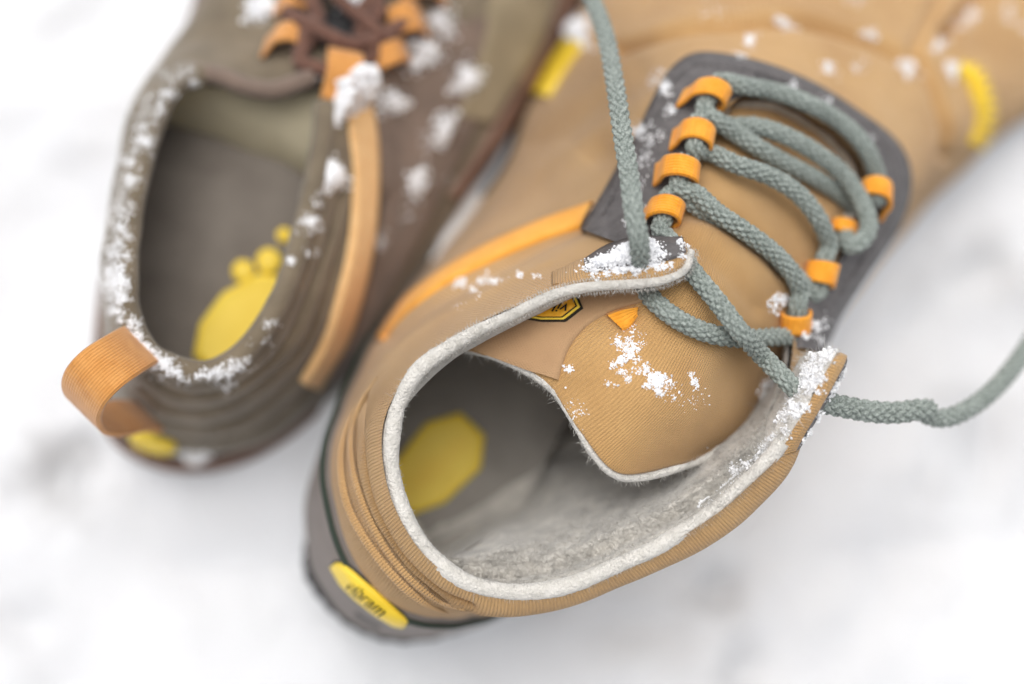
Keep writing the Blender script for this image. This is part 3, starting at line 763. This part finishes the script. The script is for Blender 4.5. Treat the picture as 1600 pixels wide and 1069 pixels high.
# ================================================================== DARK SHOE
shoe = empty('low_shoe', P(450, 350, 0), 'low olive suede shoe with ochre heel loop, dusted with snow', 'shoe')
DS = [
 ((292,588,.085),(286,620,.072),(276,655,.050),(262,700,.026),(255,716,.008)),
 ((240,568,.086),(222,598,.072),(206,630,.050),(196,668,.026),(192,680,.008)),
 ((208,530,.086),(180,548,.072),(166,572,.050),(170,606,.026),(172,618,.008)),
 ((190,470,.085),(160,480,.070),(154,500,.048),(164,540,.026),(168,550,.008)),
 ((188,390,.084),(160,392,.069),(158,408,.046),(176,440,.026),(180,450,.008)),
 ((206,270,.082),(180,268,.067),(178,290,.045),(205,320,.025),(210,330,.008)),
 ((236,180,.080),(208,172,.065),(206,186,.044),(238,215,.025),(245,225,.008)),
 ((275,122,.078),(248,104,.064),(246,100,.043),(278,110,.025),(285,115,.008)),
 ((330,118,.075),(308,62,.061),(300,20,.042),(318,5,.025),(325,10,.008)),
 ((385,136,.073),(380,60,.064),(360,-60,.044),(350,-140,.025),(355,-150,.008)),
 ((430,138,.073),(450,40,.066),(470,-140,.048),(480,-390,.025),(485,-410,.008)),
 ((470,126,.073),(540,20,.066),(640,-160,.048),(740,-520,.025),(745,-540,.008)),
 ((500,128,.073),(600,30,.064),(740,-60,.046),(930,-340,.025),(935,-350,.008)),
 ((524,160,.073),(640,70,.062),(790,10,.042),(925,-100,.024),(930,-100,.008)),
 ((520,210,.075),(630,150,.060),(755,125,.040),(862,70,.024),(868,75,.008)),
 ((508,270,.077),(600,235,.060),(705,225,.040),(792,195,.024),(796,200,.008)),
 ((492,340,.079),(570,325,.062),(655,325,.041),(722,310,.024),(725,315,.008)),
 ((472,415,.081),(540,415,.064),(605,420,.042),(662,415,.024),(664,420,.008)),
 ((446,482,.083),(505,495,.066),(555,505,.043),(602,510,.025),(602,516,.008)),
 ((412,535,.084),(455,562,.068),(495,585,.045),(525,602,.026),(522,610,.008)),
 ((372,572,.085),(400,608,.070),(418,642,.047),(428,676,.026),(422,686,.008)),
 ((332,590,.085),(340,628,.071),(342,668,.049),(338,706,.026),(332,718,.008)),
]
def Pd(x, y, z):
    return P(x, y, z-.012*min(1, max(0, (430-y)/330))*min(1, max(0, (z-.03)/.03)))
dct = np.array([[Pd(*q) for q in reversed(c)] for c in DS]).transpose(1, 0, 2)
DN = 14
dg_ = cr(cr(dct, 20).transpose(1, 0, 2), DN, True).transpose(1, 0, 2)
dn = grid_normals(dg_, True); dcen = dg_.reshape(-1, 3).mean(0)-np.array((0, 0, .03))
if (dn*(dg_-dcen)).sum() < 0: dn = -dn
dcol = np.arange(dg_.shape[1])/DN
dg0 = dg_.copy()
dmask = (((dcol < 3) | (dcol > 15))*1.0)[None, :]
for off in (18, 40, 62, 86):
    k = off/100
    base_ = np.array([(232,590),(262,612),(300,620),(345,616),(385,600),(425,565),(462,515),(490,450),(515,370),(535,290)], float)
    dirv = nrm(np.stack([np.array([-.45,-.2,0,.15,.35,.65,.85,.95,.97,.97]), np.array([.9,1,1,1,.95,.75,.5,.3,.2,.15])], -1))
    dg_ = crease(dg_, dn, [(base_+dirv*(off-14)*(1.05)).tolist()], 5, .0026, dmask, True)
dg_ = dg_+dn*(fbm(dg_, 45, 3, 31)*.0010)[..., None]
dv, df = gridmesh(dg_, True)
gridobj('upper', seamed(dg_, 8*DN), M['suede'], shoe, rowu=-1)
dsh = Surf((dv, df))
# outsole
dr = cr(dct[0], 12, True); dc0 = dr.mean(0); tang = nrm(np.roll(dr, -1, 0)-np.roll(dr, 1, 0)); ow = np.stack([tang[:, 1], -tang[:, 0], 0*tang[:, 0]], -1)
if (ow*(dr-dc0)).sum() < 0: ow = -ow
og = []
for z, d in ((0, .001), (.003, .0035), (.009, .0035), (.016, .003), (.018, .0005)):
    r = dr+ow*d; r[:, 2] = z; og.append(r)
ov, of = gridmesh(np.array(og), True); of = of.tolist(); b0 = len(ov); ov = np.concatenate([ov, [[dc0[0], dc0[1], 0]]]); of += [[b0, (k+1) % len(dr), k] for k in range(len(dr))]
make('outsole', ov, of, M['rust'], shoe)
# lining, insole
dnn = grid_normals(dg_, True)
if (dnn*(dg_-dcen)).sum() < 0: dnn = -dnn
dl = inner(dg_, dnn, list(range(len(dg_)-1, 14, -3)), np.full(dg_.shape[1], .003), DN)
dl[0] = dg_[-1]-dnn[-1]*.001
DZ = .043
keep = [r for r in dl if r[:, 2].mean() > DZ+.002]
dins = keep[-1].copy(); dins[:, 2] = np.minimum(DZ, dins[:, 2]-.005); dc2 = dins.mean(0)
d3 = inset(dins, dc2, .003); d3[:, 2] -= .002
dl = cr(np.array(keep+[d3]), 4); lv, lf = gridmesh(dl, True); make('lining', lv, lf, M['dark_lining'], shoe)
iv, jf = fan(inset(dins, dc2, -.001), np.array((dc2[0], dc2[1], DZ+.0005))); dinsole = make('insole', iv, jf, M['dark_lining'], shoe); di_s = Surf((iv, jf))
# padded rim
rimp = [Pd(*q) for q in ((318,116,.0755),(282,126,.0775),(252,168,.0795),(222,255,.0815),(204,350,.083),(198,430,.0845),(202,490,.0855),(216,528,.086),(244,560,.086),(285,577,.0855),(325,580,.085),(364,564,.0845),(402,527,.084),(434,475,.083),(459,412,.081),(479,338,.079),(494,268,.077),(505,210,.0755),(508,165,.0745))]
rp = evenly(rimp, .0012)
v, f, uv, _ = tube(rp, .0030, 14, lambda S, TH: 1+.08*vnoise(np.stack([S*200, np.cos(TH), np.sin(TH)], -1), 1, 4)); rimo = make('padded_rim', v, f, M['suede'], shoe, uv)
rim_s = Surf((v, f), (dv, df))
fr = evenly([Pd(*q) for q in ((300,112,.076),(345,120,.0755),(385,136,.075),(425,142,.075),(460,132,.075),(490,120,.075))], .0012)
v, f, uv, _ = tube(fr, .0026, 14); make('tongue_rim', v, f, M['suede_brown'], shoe, uv)
# inner face of the tongue, seen through the opening
tl = [[(262,150,.070),(330,135,.069),(400,150,.069),(450,148,.069),(505,140,.068)],
      [(262,175,.058),(330,180,.057),(395,205,.057),(445,225,.056),(500,245,.056)],
      [(262,195,.045),(330,215,.043),(390,242,.042),(440,262,.042),(492,285,.042)],
      [(275,180,.040),(330,195,.038),(390,222,.036),(440,245,.036),(492,265,.036)]]
gridobj('tongue', loft([[Pd(*q) for q in r] for r in tl], 10, 10), M['dark_tongue'], shoe)
# panels
_, bp = strip('side_panel', [(592,60),(585,150),(592,230),(596,310),(585,400),(560,480),(520,560),(500,590)], [(800,20),(775,110),(735,210),(700,275),(665,345),(622,425),(572,515),(524,592)], dsh, M['suede_brown'], shoe, .0012, 70, 10, .05)
strip('side_rand', [(880,-20),(852,60),(812,130),(775,190),(738,250),(700,305)], [(905,-10),(872,66),(830,142),(790,206),(752,262),(714,312)], dsh, M['rust'], shoe, .0016, 40, 5, .03)
strip('toe_panel', [(765,-60),(758,40),(735,120),(712,180)], [(885,-60),(845,60),(805,130),(768,190)], dsh, M['suede_light'], shoe, .0015, 40, 8, .04)
dsp = Surf((dv, df), gridmesh(bp))
strip('side_strap', [(536,170),(547,230),(552,300),(546,380),(531,450),(506,530),(470,596)], [(578,165),(586,230),(586,300),(580,370),(563,450),(537,530),(494,604)], Surf(gridmesh(dg0, True)), M['ochre_strap'], shoe, .0017, 70, 8, .06)
# heel badge and heel loop
decal('heel_badge', [(205,676),(222,668),(250,680),(272,690),(276,700),(262,706),(235,702),(212,692)], dsh, M['badge'], shoe, .0018, zg=.03)
wv = (P(247,566,.088)-P(192,512,.088))/2
hp = [P(226,546,.078), P(219,540,.0885), P(190,556,.099), P(158,578,.1035), P(135,604,.1015), P(128,630,.093), P(140,650,.082), P(170,655,.071), P(205,650,.060), P(232,652,.050)]
wvs = [wv, wv, wv, wv*1.02, wv*1.02, wv, wv*.98, wv*.95, wv*.9, wv*.9]
hl, hc_, hw_ = ribbon_px('heel_loop', hp, wvs, M['ochre'], shoe, .0016, 16, 12)
hls = Surf(gridmesh(np.array([hc_-hw_, hc_, hc_+hw_])))
# insole badge and dots
decal('insole_badge', [(303,556),(312,506),(348,458),(408,426),(450,436),(462,480),(420,545),(345,590)], di_s, M['badge'], dinsole, .0014, rings=10, prof=lambda t: 1 if .86 < t < .95 else .7, zg=.02)
for x, y, r in ((380,424,18), (420,408,20), (444,368,12)):
    decal('insole_dot', [(x+r*math.cos(a), y+r*math.sin(a)) for a in np.linspace(0, 6.28, 17)[:-1]], di_s, M['badge'], dinsole, .0012, rings=4, n=32, zg=.02)
# lacing of the shoe: red-brown twisted cord in ochre loops
def cord(pts, r=.0019):
    p = evenly([dsp.at(x, y, h, .065) for x, y, h in pts], .0006)
    v, f, uv, _ = tube(p, r, 18, lambda S, TH: 1+.22*np.abs(np.sin(TH*1.5+S*1100)))
    return make('lace', v, f, M['cord_brown'], shoe, uv)
cord([(440,-60,.004),(470,-20,.004),(492,20,.004),(498,60,.004),(480,85,.004),(472,108,.003),(500,118,.003),(525,125,.003)])
cord([(505,-60,.004),(520,-10,.005),(492,12,.006),(500,45,.005),(486,70,.006),(470,95,.003)])
cord([(600,-60,.004),(592,-10,.004),(562,30,.004),(575,62,.004),(566,95,.003),(552,118,.003)])
cord([(545,-50,.005),(575,0,.005),(585,35,.006),(560,60,.004),(580,88,.005),(560,112,.003)])
cord([(455,40,.006),(500,72,.007),(545,88,.006),(590,70,.006),(620,50,.006)])
cord([(480,-30,.006),(530,20,.007),(560,50,.007),(600,75,.006)], .0016)
cord([(470,20,.006),(510,-5,.007),(550,-12,.007),(590,8,.006)])
decal('throat_shade', [(500,20),(530,8),(560,22),(568,60),(552,92),(522,98),(500,70)], dsp, M['outsole'], shoe, .0006, zg=.065)  # black plate painted in for the dark of the throat; no hole is cut
def dloop(px, py, dpx, half, sc_): loop(px, py, dpx, half, sc_, dsp, M['ochre'], shoe)
dloop(452,64,(20,2),.0038,1.0); dloop(630,34,(-20,6),.0046,1.15); dloop(592,92,(-18,8),.0032,.95); dloop(470,4,(20,4),.0036,1.0); dloop(536,108,(2,-20),.0048,1.2); dloop(655,-20,(-20,4),.005,1.3)

# ================================================================== SNOW ON THE BOOTS
allboot = Surf((sv, sf), (tv, tf), gridmesh(eg), gridmesh(pg), gridmesh(hc))
def join(*ps):
    a, b = [], []
    for x, y in ps: a += list(x); b += list(y)
    return a, b
p, r = join(blob_px(flap_s, 985, 402, 34, 16, 900, .00025, .0009, .0040, -.15, .12), blob_px(flap_s, 1012, 394, 22, 14, 400, .00025, .0008, .0040, 0, .12), blob_px(flap_s, 945, 410, 34, 9, 350, .0002, .0007, .0016, -.2, .12))
snow_obj('snow_clump', p, r, 'white snow clump on the boot cuff where the lace comes out', group='snow clumps on footwear')
p, r = join(scatter_px(flap_s, [(920,428),(990,420),(1045,415),(1072,398),(1066,380)], 500, .0002, .0006, 4, .5, .124), scatter_px(rl_s := Surf(gridmesh(np.array([rpath-np.array((0,0,.002)), rpath+np.array((0,0,.0021))]))), [(1072,408),(1050,434),(1000,444)], 120, .0002, .0005, 4, .5, .126))
snow_obj('snow_crust', p, r, 'fine snow crystals edging the dark eyelet facing of the boot', 'stuff')
p, r = join(scatter_px(rtop_s, [(1232,660),(1252,610),(1272,575),(1300,545)], 1100, .0002, .0009, 9, .6, .12), scatter_px(rtop_s, [(1222,690),(1205,705),(1185,725)], 250, .0002, .0007, 9, .6, .115))
snow_obj('snow_clump', p, r, 'snow packed on the fleece side of the standing cuff flap', group='snow clumps on footwear')
p, r = join(scatter_px(rout_s, [(1322,580),(1316,610),(1302,640),(1285,665),(1262,690)], 1100, .0002, .0009, 8, .9, .11))
snow_obj('snow_clump', p, r, 'snow stuck to the outer dark facing of the standing cuff flap', group='snow clumps on footwear')
p, r = join(scatter_px(lin_s, [(1218,690),(1190,700),(1160,740),(1135,770),(1100,800)], 420, .0002, .0008, 9, .5, .11),
            scatter_px(allboot, [(1205,575),(1195,610),(1200,640),(1185,670)], 350, .0003, .0010, 8, .6, .09))
snow_obj('snow_crumbs', p, r, 'snow crumbs clinging to the grey lining beside the tongue', 'stuff')
# crumbs on the tongue and cuff
p, r = join(scatter_px(allboot, [(975,540),(995,565),(1012,585),(1035,600)], 330, .0002, .0008, 8), scatter_px(allboot, [(1035,598),(1050,612)], 90, .0002, .0007, 6), scatter_px(allboot, [(962,568),(985,575)], 70, .0002, .0006, 7),
            scatter_px(allboot, [(1000,520),(990,545),(1010,535)], 120, .0002, .0005, 12), scatter_px(allboot, [(1080,595),(1092,612)], 60, .0002, .0006, 4), scatter_px(allboot, [(882,572),(888,576)], 40, .0002, .0007, 4),
            scatter_px(allboot, [(905,640),(960,660),(1010,700),(1090,640),(1120,690),(1060,560)], 60, .0002, .0005, 30), scatter_px(allboot, [(955,600),(960,605)], 14, .0002, .0006, 4))
snow_obj('snow_crumbs', p, r, 'snow crumbs scattered across the tan knit tongue', 'stuff')
p, r = join(scatter_px(allboot, [(722,445),(732,455)], 60, .0002, .0008, 5), scatter_px(allboot, [(752,440),(772,436)], 60, .0002, .0008, 5), scatter_px(allboot, [(812,430),(818,436)], 30, .0002, .0006, 4), scatter_px(allboot, [(838,428),(842,430)], 14, .0002, .0005, 4),
            scatter_px(allboot, [(690,470),(705,480),(720,460),(800,440)], 26, .00015, .0004, 10))
snow_obj('snow_crumbs', p, r, 'small snow flecks on the cuff above the amber strap', 'stuff')
p, r = join(scatter_px(allboot, [(1002,215),(1020,160),(1045,118),(1080,95)], 150, .0003, .0007, 13, .4), scatter_px(allboot, [(975,300),(1000,260),(1030,200)], 110, .0003, .0006, 14, .4), scatter_px(allboot, [(1110,92),(1180,110),(1270,140),(1340,190),(1395,240)], 50, .0003, .0007, 9),
            scatter_px(allboot, [(1225,470),(1215,490),(1265,520),(1280,500)], 220, .0003, .0009, 9, .5), scatter_px(allboot, [(945,365),(975,350),(1010,330)], 30, .0003, .0006, 8))
snow_obj('snow_crumbs', p, r, 'snow frosting on the charcoal lacing frame of the boot', 'stuff')
p, r = join(scatter_px(allboot, [(1402,95),(1420,108),(1432,112)], 130, .0003, .0010, 6, .5), scatter_px(allboot, [(1205,30),(1225,38)], 60, .0003, .0009, 7), scatter_px(allboot, [(1165,75),(1200,75)], 60, .0003, .0008, 10), scatter_px(allboot, [(1345,60),(1360,62)], 40, .0003, .0008, 6),
            scatter_px(allboot, [(1290,110),(1330,110),(1370,105)], 60, .0003, .0008, 12), scatter_px(allboot, [(1470,65),(1490,55),(1515,15)], 120, .0003, .0010, 8), scatter_px(allboot, [(1480,110),(1495,118)], 90, .0003, .0010, 6, .5), scatter_px(allboot, [(1570,10),(1590,30)], 50, .0003, .0009, 10),
            scatter_px(allboot, [(1060,30),(1200,10),(1400,20),(1560,150)], 40, .0003, .0007, 30))
snow_obj('snow_crumbs', p, r, 'snow crumbs over the tan toe of the boot', 'stuff')
p, r = blob_px(Surf((sv, sf)), 903, 52, 20, 22, 260, .0004, .0014, .003, 0, .03)
snow_obj('snow_clump', p, r, 'small snow clump wedged beside the yellow overlay between the shoes', group='snow clumps on footwear')
# dark shoe
p, r = join(blob_px(dsp, 524, 160, 32, 20, 600, .0005, .0018, .011, .3, .07), blob_px(dsp, 553, 142, 28, 24, 500, .0005, .0018, .011, 0, .07))
snow_obj('snow_clump', p, r, 'big snow lump at the top of the ochre side strap', group='snow clumps on footwear')
p, r = blob_px(dsp, 515, 274, 22, 22, 260, .0004, .0012, .003, 0, .07)
snow_obj('snow_clump', p, r, 'snow patch on olive suede between shoe opening and ochre strap', group='snow clumps on footwear')
p, r = join(blob_px(dsp, 725, 124, 22, 24, 80, .0005, .0014, .003, 0, .05), blob_px(dsp, 690, 202, 16, 36, 75, .0004, .0013, .003, .5, .05), blob_px(dsp, 652, 285, 16, 32, 60, .0004, .0012, .002, .3, .05), blob_px(dsp, 655, 85, 30, 28, 80, .0004, .0014, .003, 0, .05), blob_px(dsp, 610, 160, 26, 18, 90, .0004, .0011, .002, 0, .05), blob_px(dsp, 690, 35, 24, 28, 70, .0004, .0012, .003, 0, .05), blob_px(dsp, 565, 10, 34, 20, 160, .0004, .0014, .004, 0, .05), blob_px(dsp, 410, 15, 26, 20, 160, .0004, .0013, .003, 0, .05),
            scatter_px(dsp, [(610,420),(640,330),(700,250)], 60, .0003, .0008, 25, .5, .05))
snow_obj('snow_crumbs', p, r, 'snow crumbs over the brown suede side of the low shoe', 'stuff')
p, r = join(scatter_px(rim_s, [(300,112),(270,122),(240,170),(205,270),(188,350),(180,430),(182,480)], 2800, .00012, .00042, 9, .5, .08), scatter_px(rim_s, [(180,400),(178,460),(196,510)], 500, .0002, .0006, 8, .5, .08), scatter_px(rim_s, [(200,500),(225,545),(262,578),(310,590),(350,585),(385,560)], 1300, .00015, .0006, 8, .5, .08),
            scatter_px(rim_s, [(385,560),(430,500),(462,420),(485,340),(500,270)], 160, .00015, .0005, 9, .5, .08), scatter_px(rim_s, [(462,375),(485,365),(490,330)], 110, .0002, .0007, 8, .5, .08))
snow_obj('snow_crust', p, r, 'frost of fine snow crystals along the padded rim of the low shoe', 'stuff')
p, r = join(scatter_px(hls, [(155,540),(160,548)], 26, .0002, .0006, 4, .5, .1), scatter_px(hls, [(125,565),(135,580),(130,590)], 30, .0002, .0006, 5, .5, .1), scatter_px(hls, [(150,530),(185,513)], 20, .0002, .0005, 4, .5, .1), scatter_px(hls, [(130,600),(175,640),(165,600)], 8, .0002, .0004, 12, .5, .1))
snow_obj('snow_crumbs', p, r, 'snow flecks on the ochre heel loop', 'stuff')
p, r = blob_px(dsh, 303, 722, 24, 16, 220, .0004, .0012, .003, 0, .02)
snow_obj('snow_clump', p, r, 'snow clump at the sole edge below the heel loop', group='snow clumps on footwear')
